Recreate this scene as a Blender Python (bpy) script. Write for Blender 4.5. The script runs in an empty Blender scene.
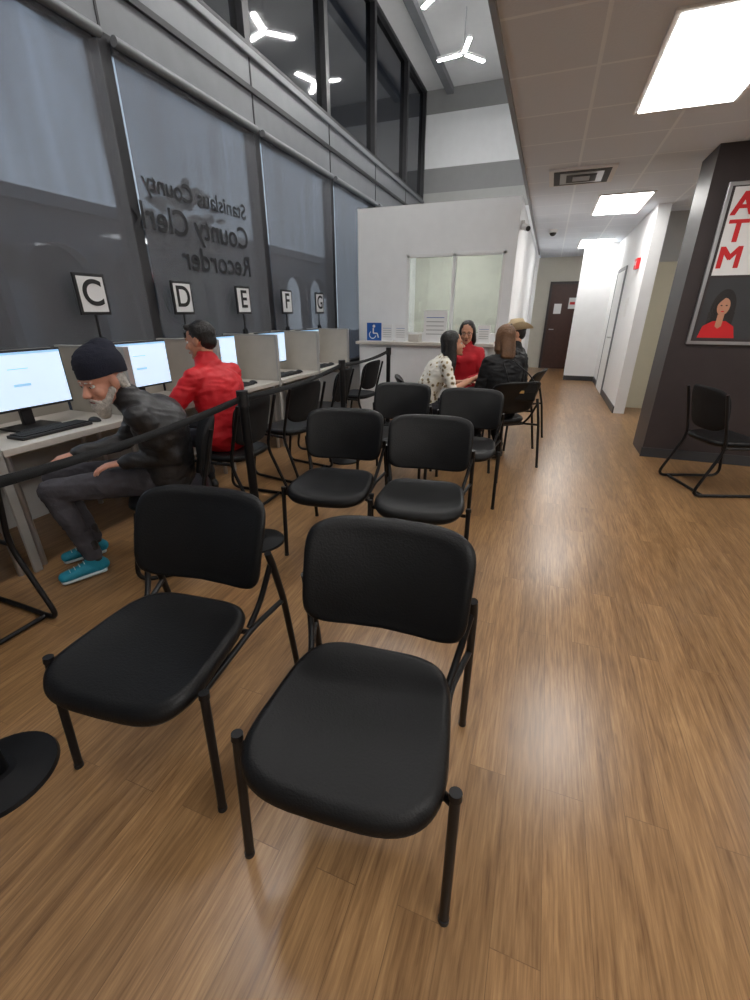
import bpy, bmesh, math, random
from mathutils import Vector, Matrix, noise
random.seed(3)
V = Vector
scene = bpy.context.scene
scene.view_settings.view_transform = 'Standard'
scene.view_settings.exposure = 0.0

# ------------------------------------------------------------------ materials
def new_mat(name):
    m = bpy.data.materials.new(name); m.use_nodes = True
    nt = m.node_tree
    return m, nt, nt.nodes['Principled BSDF']

def mat(name, col, rough=.5, metal=0, emit=0, bump=0, bscale=60, var=.06, vscale=6, spec=.5, coat=0):
    m, nt, p = new_mat(name)
    N, L = nt.nodes, nt.links
    tc = N.new('ShaderNodeTexCoord')
    nz = N.new('ShaderNodeTexNoise'); nz.inputs['Scale'].default_value = vscale; nz.inputs['Detail'].default_value = 4
    L.new(tc.outputs['Object'], nz.inputs['Vector'])
    r = N.new('ShaderNodeValToRGB')
    r.color_ramp.elements[0].position = .3; r.color_ramp.elements[1].position = .7
    r.color_ramp.elements[0].color = tuple(max(0, c*(1-var)) for c in col)+(1,)
    r.color_ramp.elements[1].color = tuple(min(1, c*(1+var)) for c in col)+(1,)
    L.new(nz.outputs['Fac'], r.inputs['Fac'])
    L.new(r.outputs['Color'], p.inputs['Base Color'])
    p.inputs['Roughness'].default_value = rough
    p.inputs['Metallic'].default_value = metal
    p.inputs['Specular IOR Level'].default_value = spec
    p.inputs['Coat Weight'].default_value = coat
    if emit:
        L.new(r.outputs['Color'], p.inputs['Emission Color'])
        p.inputs['Emission Strength'].default_value = emit
    if bump:
        n2 = N.new('ShaderNodeTexNoise'); n2.inputs['Scale'].default_value = bscale; n2.inputs['Detail'].default_value = 5
        L.new(tc.outputs['Object'], n2.inputs['Vector'])
        b = N.new('ShaderNodeBump'); b.inputs['Strength'].default_value = bump; b.inputs['Distance'].default_value = .01
        L.new(n2.outputs['Fac'], b.inputs['Height']); L.new(b.outputs['Normal'], p.inputs['Normal'])
    return m

def srgb(r, g, b):
    f = lambda c: (c/255/12.92) if c/255 <= .04045 else ((c/255+.055)/1.055)**2.4
    return (f(r), f(g), f(b))

def floor_mat():
    m, nt, p = new_mat('wood_plank_floor'); N, L = nt.nodes, nt.links
    tc = N.new('ShaderNodeTexCoord'); s = N.new('ShaderNodeSeparateXYZ'); L.new(tc.outputs['Object'], s.inputs[0])
    c = N.new('ShaderNodeCombineXYZ'); L.new(s.outputs['Y'], c.inputs['X']); L.new(s.outputs['X'], c.inputs['Y'])
    br = N.new('ShaderNodeTexBrick'); L.new(c.outputs[0], br.inputs['Vector'])
    br.inputs['Scale'].default_value = 1; br.inputs['Brick Width'].default_value = 1.22; br.inputs['Row Height'].default_value = .118
    br.inputs['Mortar Size'].default_value = .0011; br.inputs['Mortar Smooth'].default_value = .3
    br.offset = .37; br.offset_frequency = 2
    br.inputs['Color1'].default_value = (0, 0, 0, 1); br.inputs['Color2'].default_value = (1, 1, 1, 1); br.inputs['Mortar'].default_value = (.5, .5, .5, 1)
    def grain(ys, xs, sc, dist):
        c2 = N.new('ShaderNodeCombineXYZ')
        m1 = N.new('ShaderNodeMath'); m1.operation = 'MULTIPLY'; m1.inputs[1].default_value = ys; L.new(s.outputs['Y'], m1.inputs[0])
        m2 = N.new('ShaderNodeMath'); m2.operation = 'MULTIPLY'; m2.inputs[1].default_value = xs; L.new(s.outputs['X'], m2.inputs[0])
        m3 = N.new('ShaderNodeMath'); m3.operation = 'MULTIPLY'; m3.inputs[1].default_value = 9; L.new(br.outputs['Color'], m3.inputs[0])
        L.new(m1.outputs[0], c2.inputs['X']); L.new(m2.outputs[0], c2.inputs['Y']); L.new(m3.outputs[0], c2.inputs['Z'])
        nz = N.new('ShaderNodeTexNoise'); nz.inputs['Scale'].default_value = sc; nz.inputs['Detail'].default_value = 6; nz.inputs['Roughness'].default_value = .62
        nz.inputs['Distortion'].default_value = dist
        L.new(c2.outputs[0], nz.inputs['Vector']); return nz
    g1 = grain(1.6, 16, 1.6, 1.0); g2 = grain(3.5, 70, 2.0, .2)
    mg = N.new('ShaderNodeMixRGB'); mg.inputs['Fac'].default_value = .5
    L.new(g1.outputs['Fac'], mg.inputs['Color1']); L.new(g2.outputs['Fac'], mg.inputs['Color2'])
    r = N.new('ShaderNodeValToRGB')
    e = r.color_ramp.elements
    e[0].position = .33; e[0].color = srgb(104, 75, 47)+(1,)
    e[1].position = .66; e[1].color = srgb(172, 136, 95)+(1,)
    k = e.new(.5); k.color = srgb(143, 109, 73)+(1,)
    L.new(mg.outputs['Color'], r.inputs['Fac'])
    hs = N.new('ShaderNodeMixRGB'); hs.blend_type = 'MULTIPLY'; hs.inputs['Fac'].default_value = 1
    r2 = N.new('ShaderNodeValToRGB'); r2.color_ramp.elements[0].color = (.80, .79, .78, 1); r2.color_ramp.elements[1].color = (1.02, 1.01, 1.0, 1)
    L.new(br.outputs['Color'], r2.inputs['Fac'])
    L.new(r.outputs['Color'], hs.inputs['Color1']); L.new(r2.outputs['Color'], hs.inputs['Color2'])
    mx = N.new('ShaderNodeMixRGB'); mx.inputs['Color2'].default_value = srgb(82, 58, 38)+(1,)
    mf = N.new('ShaderNodeMath'); mf.operation = 'MULTIPLY'; mf.inputs[1].default_value = .55; L.new(br.outputs['Fac'], mf.inputs[0])
    L.new(mf.outputs[0], mx.inputs['Fac']); L.new(hs.outputs['Color'], mx.inputs['Color1'])
    L.new(mx.outputs['Color'], p.inputs['Base Color'])
    p.inputs['Roughness'].default_value = .28; p.inputs['Specular IOR Level'].default_value = .55
    b = N.new('ShaderNodeBump'); b.inputs['Strength'].default_value = .12; b.inputs['Distance'].default_value = .003
    L.new(mg.outputs['Color'], b.inputs['Height']); L.new(b.outputs['Normal'], p.inputs['Normal'])
    return m

def tile_mat():
    m, nt, p = new_mat('ceiling_tile'); N, L = nt.nodes, nt.links
    tc = N.new('ShaderNodeTexCoord'); mp = N.new('ShaderNodeMapping'); mp.inputs['Location'].default_value = (.24+.005, .03, 0)
    L.new(tc.outputs['Object'], mp.inputs['Vector'])
    br = N.new('ShaderNodeTexBrick'); L.new(mp.outputs[0], br.inputs['Vector']); br.offset = 0
    br.inputs['Scale'].default_value = 1; br.inputs['Brick Width'].default_value = .61; br.inputs['Row Height'].default_value = .61
    br.inputs['Mortar Size'].default_value = .012; br.inputs['Mortar Smooth'].default_value = .2
    br.inputs['Color1'].default_value = (.74, .79, .86, 1); br.inputs['Color2'].default_value = (.71, .76, .83, 1)
    br.inputs['Mortar'].default_value = (.85, .90, .95, 1)
    nz = N.new('ShaderNodeTexNoise'); nz.inputs['Scale'].default_value = 90; L.new(tc.outputs['Object'], nz.inputs['Vector'])
    b = N.new('ShaderNodeBump'); b.inputs['Strength'].default_value = .3; b.inputs['Distance'].default_value = .005
    L.new(nz.outputs['Fac'], b.inputs['Height']); L.new(b.outputs['Normal'], p.inputs['Normal'])
    L.new(br.outputs['Color'], p.inputs['Base Color']); p.inputs['Roughness'].default_value = .9
    return m

def shade_mat():
    m = bpy.data.materials.new('mesh_roller_shade_fabric'); m.use_nodes = True
    nt = m.node_tree; N, L = nt.nodes, nt.links
    for n in list(N): N.remove(n)
    out = N.new('ShaderNodeOutputMaterial'); mix = N.new('ShaderNodeMixShader')
    tr = N.new('ShaderNodeBsdfTransparent'); tr.inputs[0].default_value = (.97, .98, 1, 1)
    d = N.new('ShaderNodeBsdfDiffuse'); d.inputs[0].default_value = (.19, .195, .21, 1)
    tc = N.new('ShaderNodeTexCoord'); mp = N.new('ShaderNodeMapping'); mp.inputs['Scale'].default_value = (1, 5, .35)
    L.new(tc.outputs['Object'], mp.inputs[0])
    nz = N.new('ShaderNodeTexNoise'); nz.inputs['Scale'].default_value = 1.2; nz.inputs['Detail'].default_value = 2; L.new(mp.outputs[0], nz.inputs['Vector'])
    r = N.new('ShaderNodeMapRange'); r.inputs['From Min'].default_value = .3; r.inputs['From Max'].default_value = .7
    r.inputs['To Min'].default_value = .42; r.inputs['To Max'].default_value = .56
    L.new(nz.outputs['Fac'], r.inputs['Value']); L.new(r.outputs[0], mix.inputs[0])
    L.new(tr.outputs[0], mix.inputs[1]); L.new(d.outputs[0], mix.inputs[2]); L.new(mix.outputs[0], out.inputs[0])
    return m

def glass_mat(name, tint, refl, rough=.02):
    m = bpy.data.materials.new(name); m.use_nodes = True
    nt = m.node_tree; N, L = nt.nodes, nt.links
    for n in list(N): N.remove(n)
    out = N.new('ShaderNodeOutputMaterial'); mix = N.new('ShaderNodeMixShader')
    tr = N.new('ShaderNodeBsdfTransparent'); tr.inputs[0].default_value = tint+(1,)
    g = N.new('ShaderNodeBsdfGlossy'); g.inputs['Roughness'].default_value = rough; g.inputs[0].default_value = (1, 1, 1, 1)
    lw = N.new('ShaderNodeLayerWeight'); lw.inputs[0].default_value = .3
    r = N.new('ShaderNodeMapRange'); r.inputs['To Min'].default_value = refl; r.inputs['To Max'].default_value = .6
    L.new(lw.outputs['Fresnel'], r.inputs['Value']); L.new(r.outputs[0], mix.inputs[0])
    L.new(tr.outputs[0], mix.inputs[1]); L.new(g.outputs[0], mix.inputs[2]); L.new(mix.outputs[0], out.inputs[0])
    return m

M = {}
M['floor'] = floor_mat(); M['tile'] = tile_mat(); M['shade'] = shade_mat()
M['glass_up'] = glass_mat('upper_window_glass', (.12, .125, .135), .12, .05)
M['glass'] = glass_mat('window_glass', (.85, .88, .88), .05)
M['white'] = mat('white_wall_paint', (.83, .84, .85), .7, var=.02, bump=.05, bscale=200)
M['grey'] = mat('grey_wall_paint', srgb(176, 176, 174), .7, var=.03)
M['band'] = mat('grey_band_paint', srgb(140, 140, 140), .6, var=.03)
M['beige'] = mat('beige_wall_paint', srgb(206, 202, 190), .7, var=.02)
M['alum'] = mat('grey_aluminium_panel', srgb(122, 124, 128), .4, .2, var=.05)
M['frame'] = mat('dark_bronze_frame', (.025, .025, .028), .4, .3)
M['brown'] = mat('dark_brown_panel', (.034, .025, .026), .45, var=.1)
M['door'] = mat('dark_wood_door', srgb(66, 38, 30), .4, var=.15, vscale=12)
M['bdoor'] = mat('beige_door_paint', srgb(200, 195, 174), .5, var=.02)
M['base'] = mat('dark_rubber_baseboard', (.035, .036, .04), .5)
M['leather'] = mat('black_vinyl', (.004, .004, .0045), .44, bump=.15, bscale=160, var=.2, spec=.27)
M['blackmetal'] = mat('black_powder_metal', (.006, .006, .007), .4, .1, var=.1, spec=.35)
M['blackplastic'] = mat('black_plastic', (.010, .010, .012), .45)
M['mesh'] = mat('black_mesh_fabric', (.010, .010, .011), .8, bump=.5, bscale=300, spec=.3)
M['desk'] = mat('desk_laminate', srgb(196, 190, 182), .4, var=.04, vscale=20)
M['fabric'] = mat('divider_fabric', srgb(186, 180, 170), .9, bump=.4, bscale=250, var=.06)
M['trim'] = mat('divider_trim', srgb(170, 168, 164), .4, .1)
M['silver'] = mat('silver_metal', (.55, .56, .58), .3, .9)
M['paper'] = mat('white_paper', (.8, .8, .8), .7, var=.01)
M['ink'] = mat('black_ink', (.01, .01, .01), .6)
M['vinyltext'] = mat('window_vinyl_letters', (.012, .013, .016), .6)
M['red'] = mat('red_print', (.6, .01, .015), .5)
M['blue'] = mat('blue_print', srgb(30, 90, 170), .5)
M['screen'] = mat('screen_white', srgb(204, 224, 244), .3, emit=.85, var=.03)
M['screenblue'] = mat('screen_blue', srgb(150, 190, 225), .3, emit=.8, var=.05)
M['led'] = mat('led_panel', (1, .98, .945), .5, emit=15, var=.0)
M['led2'] = mat('led_tube', (1, .985, .96), .5, emit=130, var=.0)
M['led3'] = mat('led_panel_office', (1, .98, .93), .5, emit=9, var=.0)
M['greenwall'] = mat('office_wall_paint', srgb(198, 198, 188), .7)
M['ceilwhite'] = mat('ceiling_white', (.72, .72, .72), .8, var=.02)
M['concrete'] = mat('concrete', (.12, .12, .13), .9, var=.2)
M['stucco'] = mat('building_stucco', (.17, .175, .19), .9, var=.12)
M['dark'] = mat('dark_opening', (.02, .022, .026), .8)
M['leaf'] = mat('tree_foliage', (.03, .04, .035), .9, var=.4)
M['skin1'] = mat('skin_pale', srgb(208, 150, 128), .5, var=.08, vscale=25)
M['skin2'] = mat('skin_tan', srgb(190, 136, 108), .5, var=.06, vscale=25)
M['lip'] = mat('lips', srgb(150, 70, 66), .4)
M['eye'] = mat('eye_white', (.6, .6, .58), .2)
M['iris'] = mat('iris', (.02, .012, .008), .2)
M['hairblack'] = mat('black_hair', (.009, .007, .006), .4, bump=.6, bscale=120, var=.4)
M['hairbrown'] = mat('brown_hair', srgb(100, 70, 46), .45, bump=.6, bscale=120, var=.35)
M['hairgrey'] = mat('grey_beard', srgb(205, 200, 194), .8, bump=.9, bscale=160, var=.25, vscale=60)
M['beanie'] = mat('navy_knit', srgb(26, 29, 46), .9, bump=.8, bscale=200, var=.2)
M['jacketblk'] = mat('charcoal_jacket', srgb(38, 37, 39), .45, bump=.6, bscale=24, var=.35, vscale=14)
M['trousers'] = mat('grey_trousers', srgb(66, 64, 70), .85, bump=.5, bscale=40, var=.2, vscale=14)
M['jeans'] = mat('dark_jeans', srgb(28, 30, 38), .85, var=.2)
M['redjacket'] = mat('red_jacket', srgb(206, 20, 34), .6, bump=.5, bscale=18, var=.12)
M['redshirt'] = mat('red_shirt', srgb(180, 20, 34), .7, bump=.3, bscale=30, var=.15)
M['blackcoat'] = mat('black_coat', (.008, .008, .009), .65, bump=.4, bscale=30, var=.3, spec=.3)
M['teal'] = mat('teal_shoe_fabric', srgb(20, 130, 155), .6, bump=.4, bscale=180, var=.15)
M['sole'] = mat('white_rubber_sole', srgb(190, 205, 210), .6)
M['blackshoe'] = mat('black_shoe', (.012, .012, .012), .4)
M['straw'] = mat('straw_hat', srgb(206, 186, 150), .8, bump=.5, bscale=200)
M['gold'] = mat('gold_chain', (.7, .5, .2), .3, .9)
def floral():
    m, nt, p = new_mat('floral_fabric'); N, L = nt.nodes, nt.links
    tc = N.new('ShaderNodeTexCoord'); vo = N.new('ShaderNodeTexVoronoi'); vo.inputs['Scale'].default_value = 22
    L.new(tc.outputs['Object'], vo.inputs['Vector'])
    r = N.new('ShaderNodeValToRGB'); r.color_ramp.interpolation = 'CONSTANT'; e = r.color_ramp.elements
    e[0].color = srgb(96, 84, 70)+(1,); e[1].position = .22; e[1].color = srgb(170, 150, 110)+(1,)
    k = e.new(.34); k.color = srgb(226, 222, 212)+(1,)
    L.new(vo.outputs['Distance'], r.inputs['Fac']); L.new(r.outputs[0], p.inputs['Base Color']); p.inputs['Roughness'].default_value = .8
    return m
M['floral'] = floral()

# ------------------------------------------------------------------ builder
class B:
    def __init__(s): s.v = []; s.f = []; s.m = []; s.sm = []; s.mats = []; s.T = Matrix.Identity(4)
    def mi(s, k):
        if k not in s.mats: s.mats.append(k)
        return s.mats.index(k)
    def add(s, vs, fs, k, smooth=True):
        o = len(s.v); s.v += [s.T @ V(p) for p in vs]
        i = s.mi(k)
        for f in fs: s.f.append([a+o for a in f]); s.m.append(i); s.sm.append(smooth)
    def box(s, lo, hi, k, bev=0, R=None, seg=2):
        bm = bmesh.new(); bmesh.ops.create_cube(bm, size=1)
        lo = V(lo); hi = V(hi); c = (lo+hi)/2; d = hi-lo
        for v in bm.verts: v.co = V((v.co.x*d.x, v.co.y*d.y, v.co.z*d.z))
        if bev: bmesh.ops.bevel(bm, geom=bm.edges[:], offset=bev, segments=seg, affect='EDGES', profile=.5)
        for v in bm.verts:
            if R: v.co = R @ v.co
            v.co += c
        bm.verts.index_update()
        s.add([v.co.copy() for v in bm.verts], [[v.index for v in f.verts] for f in bm.faces], k, False)
        bm.free()
    def cyl(s, p0, p1, r0, r1, k, seg=16):
        p0 = V(p0); p1 = V(p1); a = (p1-p0).normalized()
        x = a.orthogonal().normalized(); y = a.cross(x)
        vs = []
        for p, r in ((p0, r0), (p1, r1)):
            for i in range(seg):
                t = 2*math.pi*i/seg; vs.append(p+x*math.cos(t)*r+y*math.sin(t)*r)
        s.add(vs, [[i, (i+1) % seg, seg+(i+1) % seg, seg+i] for i in range(seg)], k, True)
        s.add(vs, [list(range(seg))[::-1], list(range(seg, 2*seg))], k, False)
    def tube(s, pts, r, k, fil=.04, seg=12, closed=False):
        pts = [V(p) for p in pts]; P = []
        n = len(pts)
        for i, p in enumerate(pts):
            if not closed and (i == 0 or i == n-1): P.append(p); continue
            a = pts[i-1]; b = pts[(i+1) % n]
            da = (a-p); db = (b-p); f = min(fil, da.length*.45, db.length*.45)
            A = p+da.normalized()*f; C = p+db.normalized()*f
            for j in range(7):
                t = j/6; P.append(A*(1-t)**2+p*2*t*(1-t)+C*t*t)
        n = len(P); rings = []; x = None
        for i in range(n):
            if closed: t = (P[(i+1) % n]-P[i-1]).normalized()
            else: t = (P[min(i+1, n-1)]-P[max(i-1, 0)]).normalized()
            if x is None: x = t.orthogonal().normalized()
            else: x = (x-t*x.dot(t)).normalized()
            y = t.cross(x)
            rr = r(i/(n-1)) if callable(r) else r
            rings.append([P[i]+x*math.cos(2*math.pi*j/seg)*rr+y*math.sin(2*math.pi*j/seg)*rr for j in range(seg)])
        vs = [v for R in rings for v in R]; fs = []
        for i in range(n if closed else n-1):
            q = (i+1) % n
            for j in range(seg): fs.append([i*seg+j, i*seg+(j+1) % seg, q*seg+(j+1) % seg, q*seg+j])
        s.add(vs, fs, k)
        if not closed: s.add(vs, [list(range(seg))[::-1], list(range((n-1)*seg, n*seg))], k, False)
    def ecap(s, p0, p1, a0, b0, a1, b1, side, k, seg=18):
        p0 = V(p0); p1 = V(p1); ax = (p1-p0).normalized(); side = V(side)
        x = side-ax*side.dot(ax)
        x = ax.orthogonal() if x.length < 1e-4 else x
        x.normalize(); y = ax.cross(x); rings = []
        for j in range(1, 5):
            t = j/5*math.pi/2; rings.append((p0-ax*min(a0, b0)*math.cos(t), a0*math.sin(t), b0*math.sin(t)))
        rings.append((p0, a0, b0)); rings.append((p1, a1, b1))
        for j in range(4, 0, -1):
            t = j/5*math.pi/2; rings.append((p1+ax*min(a1, b1)*math.cos(t), a1*math.sin(t), b1*math.sin(t)))
        vs = [c+x*math.cos(2*math.pi*i/seg)*a+y*math.sin(2*math.pi*i/seg)*b for c, a, b in rings for i in range(seg)]
        n = len(rings); fs = []
        for q in range(n-1):
            for i in range(seg): fs.append([q*seg+i, q*seg+(i+1) % seg, (q+1)*seg+(i+1) % seg, (q+1)*seg+i])
        vs += [p0-ax*min(a0, b0), p1+ax*min(a1, b1)]
        A = len(vs)-2
        for i in range(seg):
            fs.append([A, (i+1) % seg, i]); fs.append([A+1, (n-1)*seg+i, (n-1)*seg+(i+1) % seg])
        s.add(vs, fs, k)
    def ell(s, c, r, k, seg=20, R=None):
        bm = bmesh.new(); bmesh.ops.create_uvsphere(bm, u_segments=seg, v_segments=seg//2+2, radius=1)
        for v in bm.verts:
            q = V((v.co.x*r[0], v.co.y*r[1], v.co.z*r[2])); v.co = (R @ q if R else q)+V(c)
        bm.verts.index_update()
        s.add([v.co.copy() for v in bm.verts], [[v.index for v in f.verts] for f in bm.faces], k)
        bm.free()
    def pad(s, w0, w1, d, t, fn, k, n=4.0, seg=64, dish=0):
        """rounded cushion in xy (w0 width at -y, w1 at +y, depth d, thickness t), deformed by fn"""
        prof = [(.0, -.5), (.5, -.5), (.88, -.5), (.96, -.36), (1.0, 0), (.985, .25), (.95, .42), (.90, .5), (.86, .47), (.7, .49-dish*.4), (.45, .49-dish*.8), (.2, .49-dish), (0, .49-dish)]
        vs = []; fs = []; rows = []
        for sc, z in prof:
            if sc == 0: rows.append([len(vs)]); vs.append(V(fn(0, 0, z*t))); continue
            row = []
            for i in range(seg):
                a = 2*math.pi*i/seg; c = math.cos(a); q = math.sin(a)
                x = abs(c)**(2/n)*(1 if c >= 0 else -1); y = abs(q)**(2/n)*(1 if q >= 0 else -1)
                w = w0+(w1-w0)*(y+1)/2
                row.append(len(vs)); vs.append(V(fn(x*w/2*sc, y*d/2*sc, z*t)))
            rows.append(row)
        for a, b in zip(rows[:-1], rows[1:]):
            for i in range(seg):
                j = (i+1) % seg
                if len(a) == 1: fs.append([a[0], b[j], b[i]])
                elif len(b) == 1: fs.append([a[i], a[j], b[0]])
                else: fs.append([a[i], a[j], b[j], b[i]])
        s.add(vs, fs, k)
    def text(s, body, size, T, k, ext=.001, align='CENTER', bold=0):
        cu = bpy.data.curves.new('t', 'FONT'); cu.body = body; cu.size = size; cu.extrude = ext; cu.align_x = align; cu.align_y = 'CENTER'; cu.offset = bold
        o = bpy.data.objects.new('t', cu); scene.collection.objects.link(o)
        me = bpy.data.meshes.new_from_object(o.evaluated_get(bpy.context.evaluated_depsgraph_get()))
        s.add([T @ v.co for v in me.vertices], [list(p.vertices) for p in me.polygons], k, False)
        bpy.data.objects.remove(o); bpy.data.meshes.remove(me)
    def mesh(s, name, origin=(0, 0, 0)):
        me = bpy.data.meshes.new(name); o = V(origin)
        me.from_pydata([tuple(v-o) for v in s.v], [], s.f)
        for k in s.mats: me.materials.append(M[k])
        me.polygons.foreach_set('material_index', s.m); me.polygons.foreach_set('use_smooth', s.sm)
        me.update(); return me
    def obj(s, name, loc=(0, 0, 0), rz=0, origin=(0, 0, 0)):
        return place(s.mesh(name, origin), name, V(loc)+V(origin), rz)

def place(me, name, loc, rz=0):
    o = bpy.data.objects.new(name, me); o.location = loc; o.rotation_euler = (0, 0, rz)
    scene.collection.objects.link(o); return o

def simple_box(name, lo, hi, k, bev=0):
    b = B(); c = (V(lo)+V(hi))/2; b.box(lo, hi, k, bev); return b.obj(name, origin=c)

def remesh(raw, voxel, smooth=3, fold=None):
    me = bpy.data.meshes.new('tmp'); me.from_pydata([tuple(v) for v in raw.v], [], raw.f); me.update()
    o = bpy.data.objects.new('tmp', me); scene.collection.objects.link(o)
    r = o.modifiers.new('r', 'REMESH'); r.mode = 'VOXEL'; r.voxel_size = voxel
    if smooth:
        q = o.modifiers.new('s', 'SMOOTH'); q.factor = .5; q.iterations = smooth
    ev = bpy.data.meshes.new_from_object(o.evaluated_get(bpy.context.evaluated_depsgraph_get()))
    vs = []
    for v in ev.vertices:
        p = v.co.copy()
        if fold: p += v.normal*fold(p)
        vs.append(p)
    fs = [list(p.vertices) for p in ev.polygons]
    bpy.data.objects.remove(o); bpy.data.meshes.remove(me); bpy.data.meshes.remove(ev)
    return vs, fs

# ------------------------------------------------------------------ room shell
WX = -3.4; LC = 2.7; TC = 6.1; SX = -.42; YB = -4.0
simple_box('floor', (WX-.2, YB-.2, -.1), (4.7, 13.6, 0), 'floor')
simple_box('ceiling', (SX, YB-.2, LC), (4.7, 13.6, LC+.12), 'tile')
simple_box('ceiling_upper', (WX-.2, YB-.2, TC), (SX, 12.7, TC+.15), 'ceilwhite')
simple_box('wall_fascia', (SX, YB, LC+.12), (SX+.12, 12.62, TC+.15), 'white')
simple_box('wall_right', (4.5, YB, 0), (4.7, 13.5, LC), 'white')
simple_box('wall_rear', (WX-.2, YB-.2, 0), (4.7, YB, TC), 'grey')
simple_box('wall_left', (WX-.2, YB, 0), (WX, 12.7, .55), 'grey')
b = B()
for z0, z1, k in ((2.5, 3.72, 'white'), (3.72, 4.12, 'grey'), (4.12, 4.62, 'band'), (4.62, 5.66, 'white'), (5.66, TC, 'band')):
    b.box((WX, 12.5, z0), (SX, 12.62, z1), k)
b.box((WX, 12.5, 0), (SX, 12.62, 2.5), 'white')
b.obj('wall_end', origin=(-1.9, 12.5, 3))
simple_box('wall_hall_back', (SX-.1, 13.3, 0), (1.4, 13.42, LC), 'beige')
simple_box('wall_hall_side', (1.12, 7.45, 0), (1.27, 11.0, LC), 'white')
simple_box('wall_hall_return', (.49, 11.0, 0), (1.27, 11.15, LC), 'white')
simple_box('wall_hall_inner', (.90, 11.15, 0), (1.05, 13.3, LC), 'white')
simple_box('wall_alcove', (1.27, 8.05, 0), (4.5, 8.2, LC), 'grey')
simple_box('baseboard_hall_side', (1.105, 7.435, 0), (1.12, 11.0, .1), 'base')
simple_box('baseboard_hall_return', (.49, 10.985, 0), (1.105, 11.0, .1), 'base')
simple_box('trim_ceiling_channel', (-2.9, YB, TC-.12), (-2.75, 12.5, TC), 'alum')
simple_box('trim_soffit_edge', (SX-.03, YB, LC-.02), (SX, 12.5, LC+.16), 'alum')

# window wall
mull = [-2.5, -.57, 1.36, 3.29, 5.22, 7.15, 9.08, 11.01, 12.5]
mull = [YB]+mull
b = B(); b.box((WX-.12, YB, 3.31), (WX+.02, 12.5, 3.95), 'alum'); b.box((WX+.02, YB, 3.60), (WX+.05, 12.5, 3.65), 'frame'); b.box((WX+.02, YB, 3.90), (WX+.06, 12.5, 3.97), 'alum', .01)
for y in mull[1:-1]: b.box((WX+.02, y-.01, 3.31), (WX+.026, y+.01, 3.9), 'frame')
b.obj('trim_window_beam', origin=(WX, 4, 3.6))
n = 0
for y0, y1 in zip(mull[:-1], mull[1:]):
    for z0, z1, g in ((.55, 3.31, 'glass'), (3.97, TC, 'glass_up')):
        n += 1; b = B(); w = .055
        b.box((WX-.1, y0, z0), (WX+.03, y0+w, z1), 'frame'); b.box((WX-.1, y1-w, z0), (WX+.03, y1, z1), 'frame')
        b.box((WX-.1, y0+w, z0), (WX+.03, y1-w, z0+w), 'frame'); b.box((WX-.1, y0+w, z1-w), (WX+.03, y1-w, z1), 'frame')
        b.box((WX-.06, y0+w, z0+w), (WX-.05, y1-w, z1-w), g)
        b.obj('window_%d' % n, origin=(WX-.05, (y0+y1)/2, (z0+z1)/2))
    b = B(); b.box((WX+.036, y0+.068, .62), (WX+.039, y1-.05, 3.24), 'shade')
    b.box((WX+.033, y0+.068, .60), (WX+.043, y1-.05, .63), 'alum'); b.cyl((WX+.072, y0+.06, 3.27), (WX+.072, y1-.06, 3.27), .035, .035, 'alum')
    b.obj('roller_shade', origin=(WX+.04, (y0+y1)/2, 1.9))
def MT(o, x, y):
    x = V(x); y = V(y); z = x.cross(y); return Matrix(((x.x, y.x, z.x, o[0]), (x.y, y.y, z.y, o[1]), (x.z, y.z, z.z, o[2]), (0, 0, 0, 1)))
b = B(); xs = WX+.046
b.text('Stanislaus County', .20, MT((xs, 4.84, 2.43), (0, -1, 0), (0, 0, 1)), 'vinyltext', .0005, 'LEFT', .003)
b.text('County Clerk', .285, MT((xs, 4.84, 2.17), (0, -1, 0), (0, 0, 1)), 'vinyltext', .0005, 'LEFT', .003)
b.text('Recorder', .285, MT((xs, 4.84, 1.89), (0, -1, 0), (0, 0, 1)), 'vinyltext', .0005, 'LEFT', .003)
b.obj('window_lettering', origin=(xs, 4.2, 2.2))

# office box
OY = 6.4; OX0 = -2.64; OX1 = -.50; wx0 = -1.92; wx1 = -.62; wz0 = 1.12; wz1 = 2.13
b = B()
b.box((OX0, OY, 0), (wx0, OY+.12, LC), 'white'); b.box((wx1, OY, 0), (OX1, OY+.12, LC), 'white')
b.box((wx0, OY, 0), (wx1, OY+.12, wz0), 'white'); b.box((wx0, OY, wz1), (wx1, OY+.12, LC), 'white')
b.obj('wall_office_front', origin=(-1.5, OY, 1.3))
simple_box('wall_office_side', (OX1-.12, OY+.12, 0), (OX1, 13.3, LC), 'white')
simple_box('wall_office_side_left', (OX0, OY+.12, 0), (OX0+.12, 12.5, LC), 'white')
simple_box('wall_office_back', (OX0+.12, 9.0, 0), (OX1-.12, 9.1, LC), 'greenwall')
simple_box('ceiling_office', (OX0, OY+.12, LC-.08), (OX1-.12, 12.5, LC), 'white')
b = B(); b.box((-2.0, 7.2, LC-.10), (-1.2, 8.4, LC-.081), 'led3'); b.obj('office_ceiling_light', origin=(-1.6, 7.8, LC-.09))
b = B(); f = .035
for lo, hi in (((wx0, wz0), (wx1, wz0+f)), ((wx0, wz1-f), (wx1, wz1)), ((wx0, wz0), (wx0+f, wz1)), ((wx1-f, wz0), (wx1, wz1)), (((wx0+wx1)/2-.02, wz0), ((wx0+wx1)/2+.02, wz1))):
    b.box((lo[0], OY-.01, lo[1]), (hi[0], OY+.06, hi[1]), 'paper')
b.box((wx0+f, OY+.03, wz0+f), (wx1-f, OY+.035, wz1-f), 'glass')
b.obj('window_office', origin=(-1.27, OY, 1.6))
b = B()
b.box((-2.55, OY-.36, 1.0), (-.62, OY-.003, 1.04), 'desk', .005)
b.box((-2.5, OY-.30, .0), (-.7, OY-.26, 1.0), 'white')
b.obj('service_counter', origin=(-1.6, OY-.2, .5))

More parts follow.
